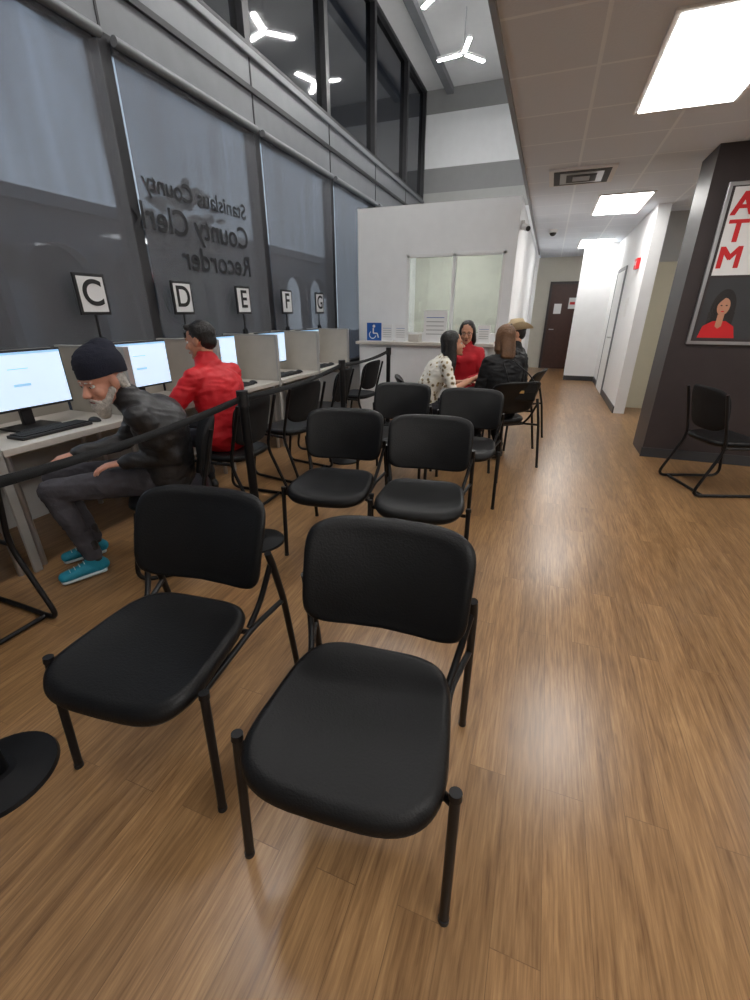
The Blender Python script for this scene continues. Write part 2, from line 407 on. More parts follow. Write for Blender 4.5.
# doors
b = B(); b.box((-.03, 13.24, 0), (.80, 13.295, 2.08), 'door', .004)
for lo, hi in (((-.09, 0), (-.03, 2.14)), ((.80, 0), (.86, 2.14)), ((-.03, 2.08), (.80, 2.14))): b.box((lo[0], 13.23, lo[1]), (hi[0], 13.298, hi[1]), 'brown')
b.cyl((.04, 13.24, 1.0), (.04, 13.18, 1.0), .012, .012, 'silver'); b.cyl((.04, 13.18, 1.0), (.15, 13.18, 1.0), .011, .011, 'silver')
b.box((.08, 13.225, 1.38), (.26, 13.238, 1.62), 'paper'); b.box((.42, 13.225, 1.50), (.60, 13.238, 1.76), 'paper'); b.box((.45, 13.22, 1.60), (.57, 13.224, 1.66), 'red')
b.obj('door_1', origin=(.4, 13.25, 1))
b = B(); b.box((1.36, 8.0, 0), (2.3, 8.048, 2.08), 'bdoor', .004)
for lo, hi in (((1.30, 0), (1.36, 2.14)), ((2.3, 0), (2.36, 2.14)), ((1.36, 2.08), (2.3, 2.14))): b.box((lo[0], 7.99, lo[1]), (hi[0], 8.049, hi[1]), 'grey')
b.cyl((2.2, 8.0, 1.0), (2.2, 7.94, 1.0), .012, .012, 'silver'); b.cyl((2.2, 7.94, 1.0), (2.08, 7.94, 1.0), .011, .011, 'silver')
b.obj('door_2', origin=(1.8, 8, 1))
b = B(); b.box((1.10, 9.2, 0), (1.118, 10.1, 2.08), 'white', .003); b.box((1.095, 9.14, 0), (1.118, 9.2, 2.14), 'alum'); b.box((1.095, 10.1, 0), (1.118, 10.16, 2.14), 'alum'); b.box((1.095, 9.2, 2.08), (1.118, 10.1, 2.14), 'alum')
b.cyl((1.10, 9.3, 1.0), (1.05, 9.3, 1.0), .012, .012, 'silver'); b.cyl((1.05, 9.3, 1.0), (1.05, 9.42, 1.0), .011, .011, 'silver')
b.obj('door_3', origin=(1.11, 9.6, 1))

# dark pillar with ATM poster
PX = 1.13; PY = 5.16
simple_box('wall_pillar', (PX, PY, 0), (3.2, PY+.5, LC), 'brown')
simple_box('baseboard_pillar', (PX-.01, PY-.012, 0), (3.2, PY, .1), 'base')
b = B()
X0, X1, Z0, Z1 = 1.26, 2.12, 1.14, 2.42; y = PY-.002
b.box((X0, y-.03, Z0), (X1, y, Z1), 'silver', .004)
b.box((X0+.03, y-.034, Z0+.03), (X1-.03, y-.03, Z1-.03), 'brown')
b.box((X0+.05, y-.038, 1.72), (X1-.05, y-.034, Z1-.04), 'paper')
for i, ch in enumerate('ATM'):
    for q, (dx, dz) in enumerate(((-.007, -.004), (.007, -.004), (-.007, .004), (.007, .004), (0, 0))):
        b.text(ch, .235, MT((X0+.145+dx, y-.0395-.0007*q, 2.25-.20*i+dz), (1, 0, 0), (0, 0, 1)), 'red', .0003)
b.text('CASH', .16, MT((X0+.53, y-.040, 2.1), (1, 0, 0), (0, 0, 1)), 'blue', .001)
def poly(pts, k, d):
    b.add([(X0+px, y-d, pz) for px, pz in pts], [list(range(len(pts)))], k, False)
def oval(cx, cz, rx, rz): return [(cx+rx*math.cos(t*math.pi/16), cz+rz*math.sin(t*math.pi/16)) for t in range(32)]
poly([(.05, 1.19), (.81, 1.19), (.81, 1.70), (.05, 1.70)], 'base', .0355)
poly(oval(.21, 1.44, .095, .17), 'hairblack', .0362)
poly([(.11, 1.30), (.11, 1.42), (.31, 1.42), (.31, 1.28)], 'hairblack', .0364)
poly([(.07, 1.20), (.09, 1.30), (.16, 1.345), (.26, 1.345), (.33, 1.30), (.36, 1.20)], 'red', .0368)
poly([(.185, 1.30), (.185, 1.40), (.235, 1.40), (.235, 1.30), (.21, 1.28)], 'skin2', .0372)
poly(oval(.212, 1.465, .048, .072), 'skin2', .0376)
poly([(.155, 1.46), (.165, 1.55), (.21, 1.575), (.21, 1.54), (.175, 1.50)], 'hairblack', .0380)
for ex in (.193, .232): poly(oval(ex, 1.475, .008, .005), 'ink', .0382)
poly(oval(.213, 1.425, .014, .005), 'red', .0382)
b.obj('atm_poster', origin=(1.7, y, 1.8))

# ceiling fixtures
def troffer(x, y):
    b = B(); b.box((x, y, LC-.012), (x+.61, y+1.22, LC-.001), 'paper'); b.box((x+.03, y+.03, LC-.016), (x+.58, y+1.19, LC-.0125), 'led')
    b.obj('ceiling_light_panel', origin=(x+.3, y+.6, LC))
for x, y in ((.35, 3.02), (.35, 6.68), (.35, 10.34), (.35, -.64), (.35, -3.2), (2.79, 3.02), (2.79, -.64), (2.79, 6.0)): troffer(x, y)
b = B()
b.box((-.2, 5.42, LC-.02), (.41, 6.03, LC-.001), 'paper')
for i, s in enumerate((.26, .20, .14, .08)):
    c = (.105, 5.725); k = 'ink' if i % 2 == 0 else 'silver'
    b.box((c[0]-s, c[1]-s, LC-.024-i*.004), (c[0]+s, c[1]+s, LC-.0205-i*.004), k)
b.obj('air_vent', origin=(.1, 5.7, LC))
b = B(); b.cyl((-.14, 9.0, LC), (-.14, 9.0, LC-.05), .07, .07, 'paper'); b.ell((-.14, 9.0, LC-.05), (.055, .055, .05), 'ink'); b.obj('ceiling_security_camera', origin=(-.14, 9, LC-.05))
b = B(); b.box((OX1+.002, 6.6, 2.38), (OX1+.05, 6.68, 2.48), 'paper', .005); b.cyl((OX1+.03, 6.64, 2.42), (OX1+.1, 6.5, 2.37), .035, .035, 'paper'); b.cyl((OX1+.1, 6.5, 2.37), (OX1+.105, 6.49, 2.368), .028, .028, 'ink')
b.obj('security_camera', origin=(OX1+.05, 6.6, 2.4))
b = B(); b.box((1.075, 7.95, 2.0), (1.118, 8.17, 2.14), 'red', .005); b.text('EXIT', .07, MT((1.073, 8.06, 2.07), (0, -1, 0), (0, 0, 1)), 'paper'); b.obj('exit_sign', origin=(1.1, 8.06, 2.07))
b = B(); b.box((1.112, 8.3, 1.35), (1.118, 8.5, 1.62), 'paper'); b.obj('wall_notice', origin=(1.115, 8.4, 1.5))
for (x, y, a0) in ((-2.02, 8.05, .3), (-2.02, 9.8, .9), (-2.02, 6.3, .1), (-2.02, 4.4, .5), (-2.02, 2.2, .2), (-2.02, -.2, .8)):
    b = B()
    b.cyl((x, y, 5.56), (x, y, TC), .008, .008, 'silver'); b.cyl((x, y, 5.5), (x, y, 5.57), .05, .05, 'paper')
    for q in range(3):
        a = a0+q*2*math.pi/3; d = V((math.cos(a), math.sin(a), 0)); c = V((x, y, 5.53))
        R = Matrix.Rotation(a, 3, 'Z'); m = c+d*.26
        b.box(m-V((.22, .035, .02)), m+V((.22, .035, .02)), 'paper', 0, R)
        m2 = m-V((0, 0, .026)); b.box(m2-V((.21, .03, .005)), m2+V((.21, .03, .005)), 'led2', 0, R)
    b.obj('y_shaped_pendant_light', origin=(x, y, 5.53))

# ------------------------------------------------------------------ outside
simple_box('outside_ground', (-40, -20, -.3), (WX-.2, 40, -.12), 'concrete')
b = B(); bx = -13
H = 4.0
step = 2.6
for i in range(14):
    y0 = -10+i*step
    b.box((bx-.4, y0, -.12), (bx, y0+.5, 3.0), 'stucco')
    vs = []; N_ = 12; ya = y0+.5; yb = y0+step
    for j in range(N_+1):
        t = math.pi*j/N_; yy = (ya+yb)/2-math.cos(t)*(yb-ya)/2; zz = 2.2+math.sin(t)*1.0
        vs += [(bx, yy, zz), (bx, yy, H), (bx-.4, yy, zz)]
    fs = [[3*j, 3*j+3, 3*j+4, 3*j+1] for j in range(N_)]+[[3*j, 3*j+2, 3*j+5, 3*j+3] for j in range(N_)]
    b.add(vs, fs, 'stucco', False)
    b.box((bx-.01, y0, 2.2), (bx, y0+.5, H), 'stucco')
b.box((bx-3, -10, H), (bx+.3, -10+14*step, H+.3), 'stucco'); b.box((bx-3.2, -10, -.12), (bx-3, -10+14*step, H), 'dark')
b.obj('arcade_building', origin=(bx, 8, 2))
for tx, ty, tz in ((-11.5, .0, 3.6), (-11, 12.5, 3.8)):
    b = B(); b.tube([(tx, ty, -.12), (tx+.1, ty, 1.5), (tx, ty+.1, tz-.2)], .1, 'leaf')
    for i in range(150):
        a = random.uniform(0, 6.28); r = 1.2*math.sqrt(random.random()); z = random.uniform(-1.0, 1.1); r *= math.sqrt(max(.1, 1-(z/1.2)**2))
        b.ell((tx+r*math.cos(a), ty+r*math.sin(a), tz+z), (random.uniform(.08, .22), random.uniform(.08, .22), random.uniform(.06, .15)), 'leaf', 6)
    b.obj('tree', origin=(tx, ty, 0))

# ------------------------------------------------------------------ desks
DF = -2.64; DZ = .74
div_y = [-.51+.93*i for i in range(8)]
for i, y in enumerate(div_y):
    b = B(); b.box((WX+.10, y-.018, .60), (DF-.02, y+.018, 1.19), 'fabric', .004); b.box((WX+.10, y-.022, 1.19), (DF-.02, y+.022, 1.205), 'trim', .002)
    b.box((DF-.022, y-.022, .0), (DF-.002, y+.022, 1.205), 'trim', .002)
    b.obj('desk_divider', origin=(-3, y, .9))
for i in range(len(div_y)-1):
    y0 = div_y[i]+.026; y1 = div_y[i+1]-.026
    b = B(); b.box((WX+.09, y0, .70), (DF, y1, DZ), 'desk', .004)
    for yy in (y0+.04, y1-.04):
        b.cyl((DF-.06, yy, 0), (DF-.06, yy, .70), .018, .018, 'silver'); b.cyl((WX+.2, yy, 0), (WX+.2, yy, .70), .018, .018, 'silver')
    b.box((WX+.055, y0, .5), (WX+.085, y1, 1.19), 'fabric', .003)
    b.obj('computer_desk', origin=(-3, (y0+y1)/2, .4))
b = B()
b.box((-.02, -.29, .12), (.02, .29, .47), 'blackplastic', .006)
b.box((.0195, -.278, .135), (.0225, .278, .458), 'screen')
b.box((.0225, -.278, .445), (.0235, .278, .458), 'screenblue'); b.box((.0225, -.06, .36), (.0235, .06, .366), 'screenblue'); b.box((.0225, -.05, .26), (.0235, .05, .275), 'screenblue')
b.box((-.05, -.035, .02), (-.02, .035, .32), 'blackplastic', .005); b.box((-.12, -.13, 0), (.08, .13, .015), 'blackplastic', .004)
mon = b.mesh('computer_monitor')
b = B(); b.box((-.07, -.22, 0), (.07, .22, .018), 'blackplastic', .004)
for r in range(5):
    for c in range(16): b.box((-.06+r*.024, -.205+c*.026, .018), (-.04+r*.024, -.183+c*.026, .024), 'ink')
kb = b.mesh('keyboard')
b = B(); b.ell((0, 0, .0), (.05, .03, .03), 'blackplastic')
for v in b.v: v.z = max(0, v.z)
ms = b.mesh('computer_mouse')
for i, y in enumerate([.0, .90, 1.78, 2.68, 3.60, 4.56, 5.46]):
    place(mon, 'computer_monitor', (-3.0, y, DZ+.001)); place(kb, 'keyboard', (-2.80, y-.02, DZ+.001)); place(ms, 'computer_mouse', (-2.80, y+.27, DZ+.001))
for i, ch in enumerate('ABCDEFG'):
    y = 2.62+.93*(i-2); x = WX+.16
    b = B(); b.cyl((x-.03, y, 1.16), (x-.03, y, 1.44), .008, .008, 'blackmetal'); b.box((x-.045, y-.03, 1.18), (x-.015, y+.03, 1.24), 'blackmetal')
    b.box((x-.022, y-.128, 1.40), (x-.006, y+.128, 1.685), 'blackplastic', .003); b.box((x-.006, y-.106, 1.422), (x-.003, y+.106, 1.663), 'paper')
    b.text(ch, .25, MT((x-.001, y, 1.545), (0, 1, 0), (0, 0, 1)), 'ink', .001, bold=.004)
    b.obj('letter_sign', origin=(x, y, 1.5))
b = B()
b.box((-2.46, OY-.14, 1.04), (-2.24, OY-.12, 1.28), 'blue', .002); b.cyl((-2.35, OY-.141, 1.235), (-2.35, OY-.145, 1.235), .02, .02, 'paper')
b.tube([(-2.36, OY-.143, 1.21), (-2.36, OY-.143, 1.14), (-2.30, OY-.143, 1.14), (-2.28, OY-.143, 1.08)], .009, 'paper', .01)
b.tube([(-2.37+.05*math.cos(t), OY-.143, 1.12+.05*math.sin(t)) for t in [2.2+.35*i for i in range(12)]], .006, 'paper', .005)
b.obj('accessibility_sign', origin=(-2.35, OY-.13, 1.15))
for (x, w, h, z0) in ((-2.13, .16, .22, 1.04), (-1.93, .16, .22, 1.04), (-1.44, .32, .40, 1.04), (-1.0, .18, .24, 1.04), (-.78, .16, .22, 1.04)):
    b = B(); b.box((x-w/2, OY-.2, z0), (x+w/2, OY-.192, z0+h), 'paper'); b.box((x-w/2, OY-.24, z0), (x+w/2, OY-.14, z0+.006), 'paper')
    for q in range(5): b.box((x-w*.38, OY-.203, z0+h*(.25+.13*q)), (x+w*.38, OY-.2005, z0+h*(.27+.13*q)), 'blue' if q == 4 else 'band')
    b.obj('counter_notice_sign', origin=(x, OY-.2, z0))
b = B(); b.box((-1.79, OY-.28, 1.041), (-1.64, OY-.1, 1.14), 'desk', .004); b.box((-1.77, OY-.26, 1.14), (-1.66, OY-.12, 1.16), 'paper'); b.obj('paper_tray', origin=(-1.7, OY-.2, 1.1))

# ------------------------------------------------------------------ stacking chair
b = B()
def seatf(x, y, z):
    drop = -.035*max(0, (-y-.14)/.12)**2 if y < -.14 else 0
    side = .010*(x/.25)**2
    return (x, y-.12, .435+z+drop+side)
b.pad(.525, .45, .50, .060, seatf, 'leather', 4.0, dish=.22)
b.pad(.47, .41, .45, .02, lambda x, y, z: (x, y-.12, .400+z), 'blackplastic', 4)
def backf(x, y, z):
    h = y/.33
    bend = -.045*(x/.25)**2
    Y = .195+.36*y - z*.95+bend+.015*h*h*4
    Z = .680+y*.93-z*.3
    return (x, Y, Z)
b.pad(.505, .53, .335, .045, backf, 'leather', 5.6, dish=.0)
for s in (-1, 1):
    b.tube([(s*.276, -.290, .0), (s*.271, -.262, .448)], .0128, 'blackmetal'); b.cyl((s*.271, -.262, .44), (s*.2705, -.260, .457), .0158, .015, 'blackmetal')
    b.tube([(s*.272, .30, 0), (s*.270, .235, .42), (s*.268, .185, .60), (s*.264, .168, .655)], .0128, 'blackmetal', .06)
    b.tube([(s*.271, -.262, .415), (s*.225, -.22, .395), (s*.225, .08, .395), (s*.270, .238, .415)], .0105, 'blackmetal', .04)
    b.tube([(s*.215, .07, .40), (s*.235, .13, .47), (s*.262, .18, .60)], .0105, 'blackmetal', .05)
    b.cyl((s*.276, -.290, 0), (s*.276, -.290, .015), .0145, .014, 'blackplastic'); b.cyl((s*.272, .30, 0), (s*.272, .30, .015), .0145, .014, 'blackplastic')
b.tube([(-.225, -.18, .39), (.225, -.18, .39)], .010, 'blackmetal'); b.tube([(-.225, .06, .39), (.225, .06, .39)], .010, 'blackmetal')
ch = b.mesh('stacking_chair')
D = math.radians
for x, y, r in ((-.338, .865, 5), (-1.045, .885, 6), (-.56, 2.35, 7), (-1.13, 2.36, 9), (-.50, 3.48, 3), (-1.13, 3.58, 3)):
    place(ch, 'stacking_chair', (x, y, 0), D(r))

# sled-base guest chair
b = B()
b.pad(.48, .45, .46, .05, lambda x, y, z: (x, y-.02, .44+z-.25*max(0, -y-.15)**1), 'leather', 3.6, dish=.15)
def gback(x, y, z):
    return (x, .235+.22*y-z-.06*(x/.23)**2, .70+y*.97)
b.pad(.44, .47, .36, .03, gback, 'mesh', 3.6)
for s in (-1, 1):
    b.tube([(s*.245, -.20, .415), (s*.255, -.27, .014), (s*.255, .30, .014), (s*.245, .13, .415), (s*.24, .245, .84)], .0125, 'blackmetal', .085)
    b.tube([(s*.245, -.21, .415), (s*.245, .13, .415)], .011, 'blackmetal')
b.tube([(-.245, .0, .41), (.245, .0, .41)], .011, 'blackmetal'); b.tube([(-.253, .20, .014), (.253, .20, .014)], .0115, 'blackmetal')
gc = b.mesh('sled_base_chair')
for x, y, r in ((1.52, 4.36, 108), (-2.38, .82, -91), (-2.12, 3.42, -100), (-2.20, 4.35, -85), (-2.2, 5.25, -95), (-1.97, 1.83, -46), (-2.13, 2.62, -88)):
    place(gc, 'sled_base_chair', (x, y, 0), D(r))

# stanchions
ps = [(-1.50, .45), (-1.62, 2.12), (-1.80, 3.92), (-1.9, 5.6)]
b = B(); b.cyl((0, 0, 0), (0, 0, .014), .165, .16, 'blackmetal', 40); b.cyl((0, 0, .014), (0, 0, .03), .155, .05, 'blackmetal', 40)
b.cyl((0, 0, .02), (0, 0, .93), .027, .027, 'blackmetal', 24); b.cyl((0, 0, .91), (0, 0, 1.0), .034, .034, 'blackplastic', 24)
st = b.mesh('belt_stanchion')
for x, y in ps: place(st, 'belt_stanchion', (x, y, 0))
for (a, c) in zip(ps[:-1], ps[1:]):
    b = B(); a = V(a+(0,)); c = V(c+(0,)); d = (c-a).normalized(); nrm = V((-d.y, d.x, 0))*.001; vs = []; N_ = 16
    A = a+d*.035; C = c-d*.035
    for j in range(N_+1):
        t = j/N_; p = A.lerp(C, t); z = .955-.03*4*t*(1-t)
        tw = .9*math.sin(math.pi*t)
        off = V((-d.y, d.x, 0))*.018*math.sin(tw); hz = .018*math.cos(tw)
        vs += [p+nrm-off+V((0, 0, z-hz)), p+nrm+off+V((0, 0, z+hz)), p-nrm-off+V((0, 0, z-hz)), p-nrm+off+V((0, 0, z+hz))]
    fs = []
    for j in range(N_):
        o = 4*j; fs += [[o, o+4, o+5, o+1], [o+2, o+3, o+7, o+6], [o+1, o+5, o+7, o+3], [o, o+2, o+6, o+4]]
    b.add(vs, fs, 'mesh'); b.obj('barrier_belt', origin=(a+c)/2+V((0, 0, .95)))

# ------------------------------------------------------------------ people
def frame(o, fwd, up=(0, 0, 1)):
    f = V(fwd).normalized(); u = V(up); r = f.cross(u).normalized(); u = r.cross(f)
    return Matrix(((r.x, f.x, u.x, o[0]), (r.y, f.y, u.y, o[1]), (r.z, f.z, u.z, o[2]), (0, 0, 0, 1)))

def fold_fn(amp, fr):
    def g(p):
        a = noise.noise(V((p.x*fr, p.y*fr, p.z*fr*1.7))); c = noise.noise(V((p.x*fr*.8+7, p.y*fr*.8, p.z*fr*2.6+3)))
        return amp*(.7*a+1.0*(.35-abs(c)*1.6))
    return g

def hand(bd, w, d, up, s, skin, curl=.35, sc=1.0):
    raw = B(); raw.T = frame(w, d, up) @ Matrix.Scale(sc, 4)
    raw.ecap((0, -.05, 0), (0, .01, 0), .026, .02, .027, .018, (1, 0, 0), 'skin1')
    raw.ecap((0, .01, 0), (0, .078, 0), .030, .016, .036, .013, (1, 0, 0), 'skin1')
    for i, L in enumerate((.072, .080, .074, .058)):
        x = s*(.032-.0215*i); p = V((x, .082-(.006 if i in (0, 2) else .014 if i == 3 else 0), -.001)); a = 0
        fan = s*(.10-.065*i)
        for k, fr in enumerate((.45, .30, .25)):
            a += curl*(.6 if k == 0 else 1)
            q = p+V((math.sin(fan)*math.cos(a), math.cos(a)*math.cos(fan), -math.sin(a)))*L*fr
            raw.ecap(p, q, .0092-k*.0008, .0088-k*.0008, .0086-k*.0008, .0080-k*.0008, (1, 0, 0), 'skin1', 10); p = q
    raw.ecap((s*.022, .018, -.004), (s*.050, .048, -.012), .014, .013, .0115, .011, (1, 0, 0), 'skin1', 12)
    raw.ecap((s*.050, .048, -.012), (s*.060, .078, -.022), .011, .010, .0085, .008, (1, 0, 0), 'skin1', 12)
    bd.add(*remesh(raw, .0042, 2), skin)

def head(bd, c, fwd, neck, skin, hair, sc=1.0, style='short', beard=False, beanie=False, hat=False, glasses=False, up=(0, 0, 1)):
    T = frame(c, fwd, up) @ Matrix.Scale(sc, 4); Ti = T.inverted()
    raw = B(); raw.T = T
    raw.ell((0, -.015, .032), (.075, .094, .088), skin); raw.ell((0, .028, -.028), (.060, .056, .080), skin)
    raw.ell((0, .030, -.072), (.048, .050, .038), skin); raw.ell((0, .068, -.100), (.021, .018, .016), skin)
    raw.ecap((0, .080, .004), (0, .104, -.034), .008, .008, .012, .011, (1, 0, 0), skin, 12)
    for s in (-1, 1):
        raw.ell((s*.012, .094, -.039), (.009, .010, .007), skin); raw.ell((s*.038, .058, -.030), (.023, .022, .022), skin)
        raw.ell((s*.077, -.008, -.008), (.010, .019, .031), skin, R=Matrix.Rotation(s*.25, 3, 'Z'))
    raw.ecap((-.036, .074, .021), (.036, .074, .021), .010, .009, .010, .009, (0, 0, 1), skin, 12)
    raw.ecap((-.018, .078, -.066), (.018, .078, -.066), .010, .009, .010, .009, (0, 0, 1), skin, 12)
    nl = Ti @ V(neck)
    raw.ecap((0, -.025, -.05), nl, .050, .052, .056, .054, (1, 0, 0), skin)
    bd.add(*remesh(raw, .0055, 2), skin)
    old = bd.T; bd.T = T
    for s in (-1, 1):
        bd.ell((s*.030, .0695, .001), (.0135, .0125, .0080), 'eye', 12); bd.ell((s*.030, .079, .001), (.0058, .004, .0058), 'iris', 10)
        bd.ecap((s*.016, .084, .021), (s*.044, .076, .020), .0035, .003, .0025, .003, (0, 0, 1), hair if not beard else 'hairgrey', 8)
        bd.ecap((s*.018, .0825, .0080), (s*.042, .0765, .0070), .003, .004, .003, .004, (0, 0, 1), skin, 8)
    bd.ecap((-.016, .0865, -.064), (.016, .0865, -.064), .0035, .005, .0035, .005, (0, 0, 1), 'lip', 10)
    bd.ecap((-.013, .0860, -.071), (.013, .0860, -.071), .0042, .005, .0042, .005, (0, 0, 1), 'lip', 10)
    bd.T = old
    raw = B(); raw.T = T
    ff = fold_fn(.004, 60)
    if style == 'short':
        raw.ell((0, -.030, .046), (.082, .095, .086), hair); raw.ell((0, -.060, .0), (.068, .060, .068), hair)
        raw.ecap((-.04, .05, .095), (.04, .05, .095), .022, .022, .022, .022, (0, 0, 1), hair)
    elif style in ('long', 'bob'):
        L1, L2 = (-.16, -.30) if style == 'long' else (-.09, -.15)
        raw.ell((0, -.030, .046), (.086, .098, .088), hair)
        for s in (-1, 1):
            raw.ecap((s*.062, -.02, .04), (s*.078, -.035, L1), .03, .045, .03, .04, (1, 0, 0), hair)
            raw.ecap((s*.078, -.035, L1), (s*.065, -.05, L2), .03, .04, .012, .02, (1, 0, 0), hair)
        raw.ecap((0, -.075, .03), (0, -.10, L1-.06), .075, .045, .075, .035, (1, 0, 0), hair)
        raw.ecap((0, -.10, L1-.06), (0, -.10, L2-.03), .07, .035, .035, .015, (1, 0, 0), hair)
    if raw.v: bd.add(*remesh(raw, .007, 2, ff), hair)
    if beard:
        raw = B(); raw.T = T
        raw.ell((0, .058, -.098), (.046, .040, .042), 'hairgrey')
        raw.ell((0, .062, -.128), (.032, .030, .034), 'hairgrey')
        for s in (-1, 1):
            raw.ecap((s*.066, .012, -.035), (s*.034, .060, -.092), .012, .018, .020, .020, (0, 1, 0), 'hairgrey')
            raw.ecap((s*.006, .092, -.055), (s*.032, .080, -.070), .007, .008, .006, .007, (0, 0, 1), 'hairgrey', 10)
            raw.ecap((s*.070, -.045, .0), (s*.062, -.06, -.065), .014, .025, .012, .02, (1, 0, 0), 'hairgrey')
        bd.add(*remesh(raw, .005, 1, fold_fn(.004, 90)), 'hairgrey')
    if beanie:
        raw = B(); raw.T = T
        raw.ell((0, -.022, .062), (.088, .107, .092), 'beanie'); raw.ell((0, -.06, .11), (.06, .07, .055), 'beanie')
        raw.ecap((0, -.022, .028), (0, -.026, .066), .090, .110, .091, .110, (1, 0, 0), 'beanie', 32)
        vs, fs = remesh(raw, .007, 2, fold_fn(.003, 40)); out = []
        for p in vs:
            q = Ti @ p
            lim = max(.0, min(.030+.03*(q.y+.02), .034)) if q.y > -.02 else max(-.02, .030+.3*(q.y+.02))
            if q.z < lim: q.z = lim; q.x *= .97; q.y = -.02+(q.y+.02)*.97
            out.append(T @ q)
        bd.add(out, fs, 'beanie')
    if hat:
        old = bd.T; bd.T = T
        seg = 48; vs = []
        prof = [(.078, .12, .0), (.080, .10, .0), (.086, .06, 0), (.090, .045, 0), (.11, .044, .15), (.14, .048, .6), (.158, .054, 1.0)]
        for r, z, cu in prof:
            for i in range(seg):
                t = 2*math.pi*i/seg; x = math.cos(t); y = math.sin(t)
                vs.append((r*x*.93, r*y*1.12-.02, z+cu*.075*x*x-cu*.015*y*y))
        fs = [[q*seg+i, q*seg+(i+1) % seg, (q+1)*seg+(i+1) % seg, (q+1)*seg+i] for q in range(len(prof)-1) for i in range(seg)]
        o = len(vs)
        for sc_, z in ((.8, .155), (.45, .160), (.0, .140)):
            for i in range(seg):
                t = 2*math.pi*i/seg; x = math.cos(t); y = math.sin(t)
                vs.append((.078*x*.93*sc_, .078*y*1.12*sc_-.02, z-(.02 if abs(x) < .4 else 0)*sc_))
        tops = [list(range(0, seg))]+[list(range(o+seg*q, o+seg*q+seg)) for q in range(3)]
        for a, c2 in zip(tops[:-1], tops[1:]):
            for i in range(seg): j = (i+1) % seg; fs.append([a[i], c2[i], c2[j], a[j]])
        bd.add(vs, fs, 'straw')
        bd.tube([(.090*math.cos(t*.2618)*.95, .090*math.sin(t*.2618)*1.13-.02, .056) for t in range(24)], .006, 'ink', .01, 6, True)
        bd.T = old
    if glasses:
        old = bd.T; bd.T = T
        for s in (-1, 1):
            bd.tube([(s*.032+.022*math.cos(t), .092, .001+.017*math.sin(t)) for t in [i*.5236 for i in range(12)]], .0016, 'ink', .004, 6, True)
            bd.tube([(s*.054, .092, .006), (s*.080, .08, .006), (s*.082, -.01, .004)], .0016, 'ink', .01, 6)
        bd.tube([(-.010, .093, .004), (.010, .093, .004)], .0016, 'ink', .01, 6)
        bd.T = old

